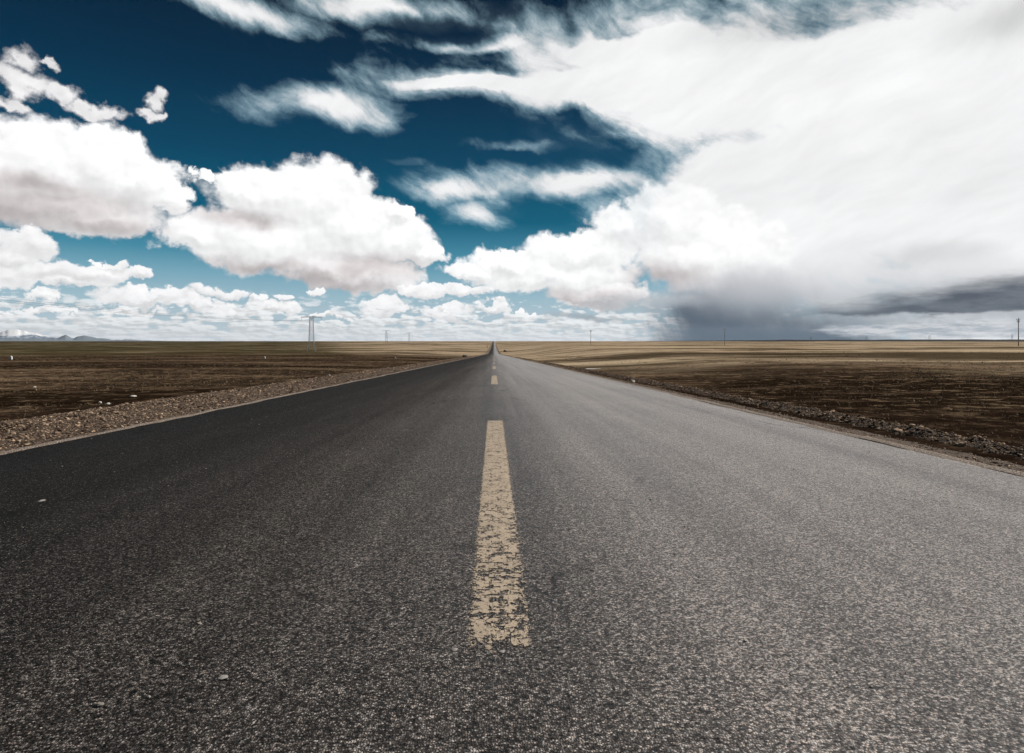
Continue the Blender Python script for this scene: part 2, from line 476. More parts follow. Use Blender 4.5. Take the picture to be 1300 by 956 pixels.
# right: stones and clods on the windrow
n = 85000
y = along(n, 4.2, 140); x = 4.72 + rng.normal(0, .33, n)
x = np.where(x < 4.08, 4.08 + rng.random(n) * .8, x)
zz = ROADZ(y) + np.interp(x, latB, zB) + fbm(x * 6.5, y * 6.5, 4) * np.interp(x, latB, namp)
sz = rng.lognormal(-5.4, .6, n) * (1 + y * .012)
stones('loose_rubble', np.stack([x, y, zz + sz * .25], 1), sz, M_stone_d)
# fine grit on both shoulders
n = 9000
y = along(n, 4.2, 90); x = rng.uniform(3.72, 4.2, n)
zz = ROADZ(y) + np.interp(x, latR, zR)
sz = rng.lognormal(-5.3, .4, n) * (1 + y * .012)
stones('grit', np.stack([x, y, zz + sz * .2], 1), sz, M_stone)
# loose chips on the asphalt
n = 2600
y = along(n, 1.2, 45); x = rng.uniform(-4.1, 3.6, n) + 0
zz = ROADZ(y) - .05 + np.interp(x, lx, lz)
sz = rng.lognormal(-6.0, .38, n) * (1 + y * .01)
stones('loose_chippings', np.stack([x, y, zz + sz * .3], 1), sz, M_chip)

# ------------------------------------------------------------------ dry grass tufts on the steppe
n = 60000
r = 6.5 * (220 / 6.5) ** rng.random(n)
phi = rng.uniform(-.95, .95, n)
gx = r * np.sin(phi); gy = r * np.cos(phi)
sel = ((gx < -8.3) | (gx > 6.6))
dens = fbm(gx / 7, gy / 9, 3)
sel &= dens > -.12
gx, gy, r = gx[sel], gy[sel], r[sel]
n = len(gx); gz = terrain(gx, gy)
nb = 7
hh = (rng.lognormal(-3.25, .35, n) * (.55 + .45 * smooth(8, 30, r) + r * .004))[:, None]
ang = rng.uniform(0, 2 * PI, (n, nb)); lean = rng.uniform(.2, 1.1, (n, nb)) ; rad = rng.uniform(0, .9, (n, nb)) * hh
bx = gx[:, None] + np.cos(ang) * rad; by = gy[:, None] + np.sin(ang) * rad
L = hh * rng.uniform(.6, 1.2, (n, nb)); w = hh * .16
px_, py_ = -np.sin(ang) * w, np.cos(ang) * w
gz2 = gz[:, None] - .015
V = np.stack([np.stack([bx - px_, by - py_, gz2 + 0 * bx], 2),
              np.stack([bx + px_, by + py_, gz2 + 0 * bx], 2),
              np.stack([bx + np.cos(ang) * L * lean, by + np.sin(ang) * L * lean, gz2 + L], 2)], 2)
V = V.reshape(-1, 3)
fc = np.arange(len(V)).reshape(-1, 3)
tone = np.repeat(np.repeat(rng.random(n), nb) * .6 + rng.random(n * nb) * .4, 3)
tag(mesh_np('dry_grass', V, fc, M_grass, attrs={'tone': tone}), kind='stuff')

# ------------------------------------------------------------------ single rocks, marker stones
def rock(name, px, py, wpx, hpx, mat, label, cat='rock', group=None, seed=0, on=None):
    x, y, z, t = locate(px, py)
    if on == 'shoulder':
        # meet the shoulder surface instead
        d = px_dir(px, py); tt = np.geomspace(3, 300, 6000); Pp = d[None] * tt[:, None]
        zs = ROADZ(Pp[:, 1]) - .08
        i = np.nonzero(Pp[:, 2] + EYE <= zs)[0][0]; x, y, z, t = Pp[i, 0], Pp[i, 1], zs[i], tt[i]
    w = wpx * t / F / 2; h = hpx * t / F
    import bmesh
    bm = bmesh.new(); bmesh.ops.create_icosphere(bm, subdivisions=3, radius=1)
    rs = np.random.default_rng(seed)
    off = rs.random(3) * 50
    for v in bm.verts:
        c = v.co
        k = 1 + .5 * float(fbm(np.array(c.x * 1.3 + off[0]), np.array(c.y * 1.3 + c.z * 1.1 + off[1]), 3))
        v.co = (c.x * w * k, c.y * w * .9 * k, max(c.z * k, -.35) * h * .75 + h * .2)
    me = D.meshes.new(name); bm.to_mesh(me); bm.free(); me.materials.append(mat)
    o = link(D.objects.new(name, me)); o.location = (x, y, z)
    return tag(o, label, cat, group)

def marker(px, py, wpx, hpx, label):
    x, y, z, t = locate(px, py)
    w = wpx * t / F / 2; h = hpx * t / F
    import bmesh
    bm = bmesh.new()
    # short whitewashed marker block with a rounded head
    prof = [(1.0, 0), (1.0, .62), (.93, .8), (.72, .93), (.35, 1.0)]
    rings = []
    for s_, zz in prof:
        rings.append([bm.verts.new((w * s_ * cx, w * .7 * s_ * cy, h * zz)) for cx, cy in ((-1, -.8), (-.8, -1), (.8, -1), (1, -.8), (1, .8), (.8, 1), (-.8, 1), (-1, .8))])
    for a, b_ in zip(rings, rings[1:]):
        for i in range(8):
            bm.faces.new((a[i], a[(i + 1) % 8], b_[(i + 1) % 8], b_[i]))
    bm.faces.new(rings[-1]); bm.faces.new(rings[0][::-1])
    me = D.meshes.new('marker_stone'); bm.to_mesh(me); bm.free(); me.materials.append(M_white)
    o = link(D.objects.new('marker_stone', me)); o.location = (x, y, z - .02)
    return tag(o, label, 'marker stone', 'white marker stones on the steppe')
marker(14, 456.3, 2.7, 4.6, 'bright white marker stone in the dark grass near the left edge')
marker(336, 455.3, 1.7, 3.0, 'small white marker stone standing left of the tall lattice pylon')
marker(502, 455.0, 1.2, 2.0, 'tiny faint white marker stone between the lattice pylon and the road')

rock('pale_rock', 803, 485.5, 5.5, 3.4, M_rock, 'pale rock on the dirt edge right of the road', seed=1, on='shoulder')
rock('pale_rock', 127, 512, 4.5, 2.6, M_rock, 'flat pale rock at the outer edge of the left gravel shoulder', group='pale rocks along the left shoulder', seed=2)
rock('pale_rock', 137, 513.5, 5.0, 2.4, M_rock, 'wider flat pale rock just right of its pale twin, outer edge of left gravel', group='pale rocks along the left shoulder', seed=3)
rock('pale_rock', 169, 503.5, 8.0, 1.8, M_rock, 'long thin pale slab of rock on dark soil above the left gravel', group='pale rocks along the left shoulder', seed=4)
rock('pale_rock', 44, 492, 4.0, 1.4, M_rock, 'small whitish rock alone on the dark soil at far left', seed=5)
rock('pale_rock', 418, 477.5, 4.0, 2.4, M_rock, 'bluish white rock on the left shoulder half way to the horizon', seed=6)
rock('dark_stone', 590, 453.5, 6.0, 3.0, M_dkrock, 'dark stone heap left of the road near the vanishing point', seed=7)
rock('dark_stone', 641, 446.5, 4.0, 2.2, M_dkrock, 'dark stone mound right of the road near the vanishing point', seed=8)
# chips large enough to count, lying on the asphalt
def road_chip(px, py, wpx, label, seed):
    d = px_dir(px, py); tt = np.geomspace(.8, 60, 4000); Pp = d[None] * tt[:, None]
    zs = ROADZ(Pp[:, 1]) - .05 + np.interp(Pp[:, 0], lx, lz)
    i = np.nonzero(Pp[:, 2] + EYE <= zs)[0][0]; x, y, z, t = Pp[i, 0], Pp[i, 1], zs[i], tt[i]
    s = wpx * t / F / 2
    import bmesh
    bm = bmesh.new(); bmesh.ops.create_icosphere(bm, subdivisions=2, radius=1)
    rs = np.random.default_rng(seed); off = rs.random(3) * 50
    for v in bm.verts:
        c = v.co; k = 1 + .7 * float(fbm(np.array(c.x * 1.1 + off[0]), np.array(c.y * 1.1 + c.z + off[1]), 2))
        v.co = (c.x * s * k, c.y * s * 1.1 * k, max(c.z, -.3) * s * .35 + s * .1)
    me = D.meshes.new('stone_chip'); bm.to_mesh(me); bm.free(); me.materials.append(M_greyrock)
    o = link(D.objects.new('stone_chip', me)); o.location = (x, y, z); o.rotation_euler.z = rs.random() * 6
    tag(o, label, 'stone chip', 'pale stone chips on the asphalt')
road_chip(53, 636, 7, 'thin pale stone chip on the dark asphalt at the left edge of the photo', 11)
road_chip(283, 861, 11, 'greyish flat stone chip low on the left half of the road', 12)
road_chip(577, 825, 8, 'pale stone chip just left of the near end of the yellow dash', 13)
road_chip(637, 828, 8, 'grey stone chip touching the near end of the yellow dash', 14)

# pale dried pan right of the road
def pan(px, py, wpx, hm, label):
    x, y, z, t = locate(px, py)
    w = wpx * t / F / 2
    n = 26
    vs = [(x, y, 0)]
    for i in range(n):
        a = 2 * PI * i / n; k = 1 + .35 * math.sin(3 * a + 1) * .5 + random.uniform(-.12, .12)
        vs.append((x + math.cos(a) * w * k, y + math.sin(a) * hm * k, 0))
    vs = np.array(vs, float); vs[:, 2] = terrain(vs[:, 0], vs[:, 1]) + .03
    f = [(0, 1 + i, 1 + (i + 1) % n) for i in range(n)]
    o = mesh_np('salt_pan', vs, f, M_salt); tag(o, kind='structure')
pan(751, 468.6, 24, .8, '')

# ------------------------------------------------------------------ dirt tracks on the steppe
def track(pts, w, mat, name='dirt_track'):
    P = [locate(*p)[:2] for p in pts]
    P = np.array(P); seg = []
    for a, b_ in zip(P, P[1:]):
        L_ = np.linalg.norm(b_ - a); k = max(2, int(L_ / 3))
        seg.append(a + (b_ - a) * np.linspace(0, 1, k, endpoint=False)[:, None])
    C = np.concatenate(seg + [P[-1:]])
    Tn = np.gradient(C, axis=0); Tn /= np.linalg.norm(Tn, axis=1)[:, None] + 1e-9
    Nn = np.stack([-Tn[:, 1], Tn[:, 0]], 1)
    cum = np.arange(len(C)) * .7
    off = fbm(cum * .2, cum * 0 + 2, 4) * w * .8
    wid = w * (1 + .8 * fbm(cum * .35, cum * 0 + 7, 4))
    V = []
    for l in np.linspace(-1, 1, 7):
        q = C + Nn * (off + l * wid / 2)[:, None]
        V.append(np.concatenate([q, (terrain(q[:, 0], q[:, 1]) + .05 + .0004 * np.hypot(q[:, 0], q[:, 1]) - .02 * abs(l))[:, None]], 1))
    V = np.stack(V)
    tag(mesh_np(name, V.reshape(-1, 3), grid_faces(7, len(C)), mat, smooth=True), kind='structure')
def mat_track():
    m, nt, b = newmat('track_dirt')
    P = position(nt); x, y, z = sep(nt, P); P2 = comb(nt, x, y, 0)
    n = noise(nt, P2, .6, 5, .65); n2 = noise(nt, P2, 6, 4, .7)
    col = mixc(nt, n.ss(.35, .65), (.07, .047, .030), (.22, .155, .10))
    t = n2 * .9 + .5
    setb(nt, b, mixc(nt, 1, col, comb(nt, t, t, t), 'MULTIPLY'), .95, bump(nt, n2, .5, .1), .0)
    nt.links.new((noise(nt, P2, .35, 6, .75).ss(.47, .56) * .75).k, b.inputs['Alpha'])
    return m
M_track = mat_track()
track([(690, 453.5), (780, 455.5), (880, 457.5), (1000, 461.5), (1150, 466.5), (1400, 477)], 2.6, M_track)
track([(250, 444.6), (396, 446.3), (500, 446.0), (610, 444)], 9.0, M_track)

# ------------------------------------------------------------------ far ridges and mountains (real size, far away)
def ridge(name, az0, az1, dist, hfun, mat, depth=3000, n=260, label=None):
    """a range of hills between two compass directions; hfun(az in px) -> crest height in photo px above the horizon"""
    A = np.linspace(az0, az1, n); rows = 14
    V = []
    for j in range(rows):
        t = j / (rows - 1)               # 0 front foot .. 1 back foot
        q = math.sin(PI * min(t / 1.2, 1)) ** 1.1 if t < .6 else math.cos((t - .6) / .4 * PI / 2)
        for a in A:
            d0 = px_dir(a, VPY); d0 = d0 / np.hypot(d0[0], d0[1])
            dd = dist + (t - .6) * depth
            h = hfun(a) / F * dist / math.cos(math.atan((a - 650) / F))
            rough = float(fbm(np.array(a * .05 + j * .25), np.array(j * .5 + a * .02), 3)) * .05
            V.append((d0[0] * dd, d0[1] * dd, -6 + (h + 6 + EYE) * max(0, q * (1 + rough * (1 - abs(t - .6) * 1.2) * (0 if abs(t-.6) < .04 else 1)))))
    return tag(mesh_np(name, V, grid_faces(rows, n), mat, smooth=True), label, kind='structure')
def mat_mountain():
    m, nt, b = newmat('snowy_mountain')
    P = position(nt); x, y, z = sep(nt, P)
    n = noise(nt, vmath(nt, 'MULTIPLY', P, (1, 1, 3.5)), .0016, 5, .65)
    line = (z + (n - .5) * 620.0).ss(150, 240)
    hazy_rock = mixc(nt, n, (.10, .15, .23), (.22, .28, .36))  # blue of distant haze painted into the rock colour
    setb(nt, b, mixc(nt, line, hazy_rock, (.85, .87, .90)), .8, bump(nt, n, .6, 200), .2)
    return m
def mat_hill(name, a, b_):
    m, nt, b = newmat(name)
    P = position(nt)
    n = noise(nt, vmath(nt, 'MULTIPLY', P, (1, 1, 4)), .003, 5, .6)
    setb(nt, b, mixc(nt, n, a, b_), .9, None, .1)
    return m
M_mount = mat_mountain()
def snowh(a):
    return max(0.4, 4.6 * math.exp(-(abs(a - 15) / (16 if a < 15 else 30)) ** 1.5) + 4.2 + 2.0 * float(fbm(np.array(a * .09), np.array(2.0), 3))) * float(smooth(96, 50, np.array(a)))
ridge('snowy_mountain', -260, 96, 34000, snowh, M_mount, 7000)
def blueh(a):
    return (2.4 + 2.6 * math.exp(-((a - 84) / 7) ** 2) + 2.2 * math.exp(-((a - 108) / 9) ** 2) + 1.6 * float(fbm(np.array(a * .10), np.array(6.0), 4))) * float(smooth(235, 100, np.array(a)))
ridge('hills', -200, 235, 27000, blueh, mat_hill('haze_tinted_hill', (.16, .20, .24), (.24, .28, .32)), 3000)  # hill colour carries a painted blue haze tint
def darkh(a):
    return (1.3 + .35 * float(fbm(np.array(a * .03), np.array(1.0), 3))) * float(smooth(820, 1010, np.array(a)))
ridge('ridge', 820, 1700, 5200, darkh, mat_hill('cloud_shadow_ridge', (.008, .006, .005), (.018, .013, .009)), 700)  # near-black colour paints the cloud shadow lying along the far horizon

# ------------------------------------------------------------------ lattice pylons
def tube_segments(segs, r):
    """bars (a, b) with square section as one vertex / face set"""
    V = []; Fc = []
    for a, b_ in segs:
        a = np.array(a, float); b_ = np.array(b_, float); d = b_ - a; L_ = np.linalg.norm(d)
        if L_ < 1e-6: continue
        d /= L_; up = np.array([0, 0, 1.0]) if abs(d[2]) < .9 else np.array([1.0, 0, 0])
        u = np.cross(d, up); u /= np.linalg.norm(u); w = np.cross(d, u)
        k = len(V)
        for e in (a, b_):
            for s1, s2 in ((1, 1), (1, -1), (-1, -1), (-1, 1)):
                V.append(e + u * s1 * r + w * s2 * r)
        Fc += [(k + i, k + (i + 1) % 4, k + 4 + (i + 1) % 4, k + 4 + i) for i in range(4)] + [(k + 3, k + 2, k + 1, k), (k + 4, k + 5, k + 6, k + 7)]
    return np.array(V), np.array(Fc)

def empty(name, loc, rz=0):
    o = D.objects.new(name, None); o.location = loc; o.rotation_euler.z = rz; o.empty_display_size = .5
    return link(o)

def pylon(loc, H, label, rz, bar=.16):
    root = empty('pylon', loc, rz)
    tag(root, label, 'pylon', 'lattice pylons left of the road')
    bw, ww, tw = H * .115, H * .070, H * .045     # half widths: foot, waist, top
    waist = H * .24
    def half(z): return bw + (ww - bw) * z / waist if z < waist else ww + (tw - ww) * (z - waist) / (H - waist)
    # splayed legs, each a part
    for sx in (-1, 1):
        for sy in (-1, 1):
            segs = [((sx * bw, sy * bw, 0), (sx * ww, sy * ww, waist))]
            for k in range(3):
                z0, z1 = waist * k / 3, waist * (k + 1) / 3
                h0, h1 = half(z0), half(z1)
                segs.append(((sx * h0, sy * h0, z0), (sx * (h1 - h1 * .35 * (k + 1) / 3), sy * h1, z1)))
            V, Fc = tube_segments(segs, bar * 1.35)
            mesh_np('leg', V, Fc, M_steel, root)
    # mast lattice
    segs = []; levels = list(np.linspace(waist, H, 11))
    for z0, z1 in zip(levels, levels[1:]):
        a, b_ = half(z0), half(z1)
        for s in (-1, 1):
            segs += [((-a, s * a, z0), (b_, s * b_, z1)), ((a, s * a, z0), (-b_, s * b_, z1)), ((s * a, -a, z0), (s * b_, b_, z1)), ((s * a, a, z0), (s * b_, -b_, z1))]
            segs += [((-a, s * a, z0), (a, s * a, z0)), ((s * a, -a, z0), (s * a, a, z0))]
    V1, F1 = tube_segments(segs, bar * .55)
    segs = [((sx * ww, sy * ww, waist), (sx * tw, sy * tw, H)) for sx in (-1, 1) for sy in (-1, 1)]
    V2, F2 = tube_segments(segs, bar * 1.25)
    mesh_np('mast', np.concatenate([V1, V2]), np.concatenate([F1, F2 + len(V1)]), M_steel, root)
    # cross arm (horizontal truss)
    A = H * .29; zt, zb = H * 1.0, H * .955
    segs = []
    for sy in (-1, 1):
        segs += [((-A, sy * tw * .3, zb + .3), (A, sy * tw * .3, zb + .3)), ((-A * .55, sy * tw * .6, zt), (A * .55, sy * tw * .6, zt)), ((-A, sy * tw * .3, zb + .3), (-A * .55, sy * tw * .6, zt)), ((A, sy * tw * .3, zb + .3), (A * .55, sy * tw * .6, zt))]
        g = np.linspace(-A, A, 15)
        for i, (g0, g1) in enumerate(zip(g, g[1:])):
            zz0, zz1 = (zb + .3, zt) if i % 2 else (zt, zb + .3)
            if abs(g0) > A * .62 or abs(g1) > A * .62: zz0 = min(zz0, zb + .8); zz1 = min(zz1, zb + .8)
            segs.append(((g0, sy * tw * .4, zz0), (g1, sy * tw * .4, zz1)))
    V, Fc = tube_segments(segs, bar * .75); mesh_np('cross_arm', V, Fc, M_steel, root)
    for k in (-1, 0, 1):
        V, Fc = tube_segments([((k * A * .93, 0, zb), (k * A * .93, 0, zb - H * .07))], bar * .9); mesh_np('insulator', V, Fc, M_glass, root)
    return root

def place(px, py, ytop):
    x, y, z, t = locate(px, py)
    return (x, y, z), (py - ytop) / F * t
ploc, PH = place(395.5, 446.2, 401.5)
PR = math.radians(8)
pylon(ploc, PH, 'tallest lattice pylon with a wide cross arm, left of the road', PR, .095)
p2, h2 = place(490.5, 439.2, 419.5); pylon(p2, h2, 'second largest lattice pylon, faint and pale, right of the tallest one', PR, .12)
p3, h3 = place(519.5, 436.8, 422.5); pylon(p3, h3, 'smallest and faintest lattice pylon, the one nearest the road', PR, .13)

def cable(a, b_, sag, r, label, group):
    a = np.array(a); b_ = np.array(b_); n = 40
    t = np.linspace(0, 1, n)
    P = a + (b_ - a) * t[:, None]; P[:, 2] -= 4 * sag * t * (1 - t)
    d = b_ - a; u = np.array([-d[1], d[0], 0]); u /= np.linalg.norm(u); w = np.array([0, 0, 1.0])
    V = np.concatenate([P + (u * math.cos(q) + w * math.sin(q)) * r for q in np.arange(6) * PI / 3])
    V = V.reshape(6, n, 3)
    Fc = [((k * n + i), (k * n + i + 1), (((k + 1) % 6) * n + i + 1), (((k + 1) % 6) * n + i)) for k in range(6) for i in range(n - 1)]
    o = mesh_np('power_cable', V.reshape(-1, 3), Fc, M_cable, smooth=True)
    tag(o, label, 'power cable', group)
def arm(loc, H, k):
    c, s = math.cos(PR), math.sin(PR); A = H * .29 * .93 * k
    return (loc[0] + A * c, loc[1] + A * s, loc[2] + H * (.955 - .07))
g = 'power cables on the lattice pylons'
nearp = (-236.0, 150.0, ploc[2] + 7)
names = {-1: 'outermost left', 0: 'middle', 1: 'rightmost'}
for k in (-1, 0, 1):
    cable(arm(ploc, PH, k), (nearp[0] + k * 9, nearp[1] + k * 2, nearp[2] + PH * .885), 6, .045, f'{names[k]} thin sagging cable from the tallest pylon off the left edge', g)
for (la, ha, lb, hb, nm) in ((ploc, PH, p2, h2, 'tallest and second pylon'), (p2, h2, p3, h3, 'second and third pylon')):
    for k in (-1, 0, 1):
        cable(arm(la, ha, k), arm(lb, hb, k), 8, .03, f'{names[k]} thin cable between the {nm}', g)

# ------------------------------------------------------------------ poles on the right
def pole(loc, H, label, rz=0.0, arms=2):
    root = empty('utility_pole', loc, rz); tag(root, label, 'utility pole', 'single poles right of the road')
    r0, r1 = H * .017, H * .010; n = 10
    V = [(math.cos(2 * PI * i / n) * r, math.sin(2 * PI * i / n) * r, z) for r, z in ((r0, -.4), (r1, H)) for i in range(n)]
    bmv = [tuple(v) for v in V]
    me = D.meshes.new('shaft'); me.from_pydata(bmv, [], [(i, (i + 1) % n, n + (i + 1) % n, n + i) for i in range(n)] + [tuple(range(n, 2 * n))]); me.materials.append(M_concrete)
    link(D.objects.new('shaft', me), root)
    for j in range(arms):
        zc = H * (.93 - .07 * j); A = H * (.085 - .02 * j)
        V, Fc = tube_segments([((-A, .12, zc), (A, .12, zc)), ((-A * .6, .12, zc), (0, .12, zc - H * .05)), ((A * .6, .12, zc), (0, .12, zc - H * .05))], H * .006)
        c_ = mesh_np('cross_arm', V, Fc, M_steel, root)
        for k in (-.95, .95):
            V, Fc = tube_segments([((k * A, .12, zc + H * .006), (k * A, .12, zc + H * .03))], H * .006)
            mesh_np('insulator', V, Fc, M_glass, c_)
    return root
for (px, pb, pt, lab, ar) in ((750, 437.6, 418.5, 'thin utility pole nearest the road against small white clouds', 2),
                              (920, 438.2, 417.5, 'thin utility pole in front of the dark blue rain shaft', 1),
                              (1293, 439.2, 403.5, 'tall utility pole at the right edge of the photo', 2)):
    l_, h_ = place(px, pb, pt); pole(l_, h_, lab, .3, ar)

# distant H frame towers on the right horizon
def hframe(px, base, top, D0, wpx, label):
    d = px_dir(px, VPY); x, y = d[0] * D0, d[1] * D0; z = -2.0
    H = (VPY - top) / F * D0 + EYE - z; W = wpx / F * D0 / 2
    root = empty('transmission_tower', (x, y, z)); tag(root, label, 'transmission tower', 'small towers along the right horizon')
    for s in (-1, 1):
        V, Fc = tube_segments([((s * W, 0, 0), (s * W * .85, 0, H * .97))], .32); mesh_np('leg', V, Fc, M_darkmetal, root)
    V, Fc = tube_segments([((-W * 1.7, 0, H * .93), (W * 1.7, 0, H * .93)), ((-W * 1.1, 0, H), (W * 1.1, 0, H))], .28); mesh_np('cross_arm', V, Fc, M_darkmetal, root)
    V, Fc = tube_segments([((-W, 0, H * .45), (W * .9, 0, H * .85)), ((W, 0, H * .45), (-W * .9, 0, H * .85))], .2); mesh_np('brace', V, Fc, M_darkmetal, root)
hframe(1285, 0, 424.5, 3000, 2.0, 'dark twin legged tower just left of the pole at the right edge')
hframe(1180, 0, 426.0, 3300, 2.2, 'small twin legged tower on the horizon below the low dark cloud')
hframe(1100, 0, 427.3, 3600, 1.8, 'small twin legged tower between the rain shaft and the low dark cloud')
hframe(1029.5, 0, 427.8, 3900, 1.6, 'tiny faint tower on the horizon right of the rain shaft')

# dark post beside the far road
l_, h_ = place(618.5, 443.2, 438.8)
root = empty('roadside_post', l_); tag(root, 'dark roadside post left of the road at the vanishing point', 'post')
V, Fc = tube_segments([((0, 0, -.2), (0, 0, h_ * .7))], .13); mesh_np('post', V, Fc, M_darkmetal, root)
V, Fc = tube_segments([((0, 0, h_ * .62), (0, 0, h_))], .38); mesh_np('sign_plate', V, Fc, M_darkmetal, root)

# ------------------------------------------------------------------ sky
SUN_AZ = math.radians(78)     # to the right of the road
SUN_EL = math.radians(40)
world = D.worlds.new('World'); scene.world = world; world.use_nodes = True
nt = world.node_tree
for n_ in list(nt.nodes): nt.nodes.remove(n_)
tc = nt.nodes.new('ShaderNodeTexCoord'); G = S(nt, tc.outputs['Generated'])
gx_, gy_, gz_ = sep(nt, G)
az = gx_._m('ARCTAN2', gy_)
el = gz_._m('ARCSINE')
U = az * F
Vv = el * F
def ae(px, py):
    d = px_dir(px, py); d = d / np.linalg.norm(d)
    return math.atan2(d[0], d[1]) * F, math.asin(d[2]) * F
def aer(px, py, rx, ry):
    a = ae(px - rx, py); b_ = ae(px + rx, py); c = ae(px, py - ry); e = ae(px, py + ry)
    return ae(px, py), (b_[0] - a[0]) / 2, (c[1] - e[1]) / 2
def field(vec, ells, soft=False):
    """max over ellipses of 1 - |q|: positive inside, 0 on the rim"""
    acc = None
    for (px, py, rx, ry) in ells:
        (cu, cv), ru, rv = aer(px, py, rx, ry)
        q = vmath(nt, 'MULTIPLY', vmath(nt, 'SUBTRACT', vec, (cu, cv, 0)), (1 / ru, 1 / rv, 0))
        l = vmath(nt, 'LENGTH', q)
        if acc is None: acc = l
        elif soft:
            n_ = nt.nodes.new('ShaderNodeMath'); n_.operation = 'SMOOTH_MIN'; n_.inputs[2].default_value = .25
            nt.links.new(acc.k, n_.inputs[0]); nt.links.new(l.k, n_.inputs[1]); acc = S(nt, n_.outputs[0])
        else: acc = acc.min(l)
    return acc * -1.0 + 1.0
UV = comb(nt, U, Vv, 0)
# warped coordinates
w1 = noise(nt, UV, 1 / 55, 6, .58, out='Color')
w0 = vmath(nt, 'SUBTRACT', noise(nt, UV, 1 / 120, 2, .5, out='Color'), (.5, .5, .5))
w1 = vmath(nt, 'SUBTRACT', w1, (.5, .5, .5))
w2 = noise(nt, UV, 1 / 14, 5, .62, out='Color'); w2 = vmath(nt, 'SUBTRACT', w2, (.5, .5, .5))
UVc = vmath(nt, 'ADD', vmath(nt, 'ADD', UV, vmath(nt, 'MULTIPLY', w1, (70, 55, 0))), vmath(nt, 'MULTIPLY', w2, (16, 14, 0)))
UVs = vmath(nt, 'ADD', vmath(nt, 'ADD', UV, vmath(nt, 'MULTIPLY', w0, (70, 45, 0))), vmath(nt, 'MULTIPLY', w2, (13, 8, 0)))

# --- clear sky: Nishita, graded to the photograph's deep polarised blue
sky = nt.nodes.new('ShaderNodeTexSky'); sky.sky_type = 'NISHITA'; sky.sun_disc = False
sky.sun_elevation = SUN_EL; sky.sun_rotation = SUN_AZ
sky.altitude = 4600; sky.air_density = 1.0; sky.dust_density = .6; sky.ozone_density = 3
skyc = S(nt, sky.outputs[0])
hz = Vv.ss(-5, 330)
grade = ramp(nt, (Vv / 520.0).clamp(), [(0.0, (.56, .68, .74)), (.065, (.46, .61, .69)), (.105, (.36, .56, .66)), (.15, (.22, .46, .59)), (.20, (.07, .31, .45)), (.285, (.0, .135, .24)), (.42, (.0, .068, .145)), (.56, (.0, .035, .086)), (.72, (.0, .016, .044)), (1.0, (.0, .009, .028))])
lum = vmath(nt, 'DOT_PRODUCT', skyc, (.2, .5, .3))
lf = ((lum * .12).pow(.22)).max(.8).min(1.1)
clear = mixc(nt, 1.0, grade, comb(nt, lf, lf, lf), 'MULTIPLY')
NISH = mixc(nt, 1.0, skyc, (.05, .05, .05), 'MULTIPLY')
clear = mixc(nt, .0, clear, NISH)

# --- high cirrus: streaked noise, turned
def rot(vec, a, sx, sy):
    c, s = math.cos(a), math.sin(a)
    a1 = vmath(nt, 'DOT_PRODUCT', vec, (c * sx, s * sx, 0)); a2 = vmath(nt, 'DOT_PRODUCT', vec, (-s * sy, c * sy, 0))
    return comb(nt, a1, a2, 0)
st1 = noise(nt, rot(UVs, math.radians(-22), 1 / 170, 1 / 70), 1, 9, .60, .0)
st2 = noise(nt, rot(UVs, math.radians(-30), 1 / 58, 1 / 20), 1, 7, .62, .0)
st = st1 * .58 + st2 * .24 + noise(nt, UV, 1 / 60, 8, .62) * .18
veil_f = field(UVs, [(1280, 120, 520, 330), (1000, 80, 330, 120), (770, 60, 190, 62), (640, 108, 180, 22), (500, 8, 130, 22), (300, 6, 120, 22), (620, 50, 110, 16),
                     (415, 131, 96, 26), (575, 238, 80, 24), (612, 268, 50, 26), (730, 228, 150, 24), (900, 250, 160, 90), (660, 185, 60, 8), (510, 203, 22, 4), (1300, 380, 420, 260)])
cir = (veil_f * .80 + (st - .5) * 2.9 - .05).ss(-.28, .62)
cir_core = field(UVs, [(1270, 190, 480, 260), (1030, 105, 330, 75), (820, 102, 220, 36), (640, 108, 150, 13), (1010, 260, 240, 120), (800, 60, 120, 30)], True)
cir = cir.max((cir_core * 1.2 + (st - .5) * 1.9).ss(-.20, .30))
holes = field(UVs, [(560, 30, 110, 20), (640, 12, 40, 26), (670, 165, 110, 30), (720, 190, 80, 28), (680, 268, 60, 18), (500, 200, 90, 40), (775, 195, 30, 22)], True)
cir = cir * ((holes * 1.0 + (st - .5) * -2.2).ss(-.25, .6) * -.93 + 1.0)
# tonality inside the veil
vt = noise(nt, rot(UVs, math.radians(18), 1 / 230, 1 / 80), 1, 6, .55)
vdark = field(UVs, [(1000, 30, 150, 34), (1290, 20, 130, 30), (1180, 330, 90, 20), (900, 330, 40, 16)])
vt2 = noise(nt, rot(UVs, math.radians(24), 1 / 90, 1 / 26), 1, 7, .6)
vb = (vt - .5) * .34 + (vt2 - .5) * .20 + .90 - (vdark + (vt - .5)).ss(-.3, .9) * .20
thin = cir.ss(.95, .15)
veil_col = mixc(nt, 1.0, mixc(nt, thin, (1.0, 1.0, 1.0), (.52, .80, .92)), comb(nt, vb, vb * 1.003, vb * 1.01), 'MULTIPLY')
skyA = mixc(nt, cir, clear, veil_col)

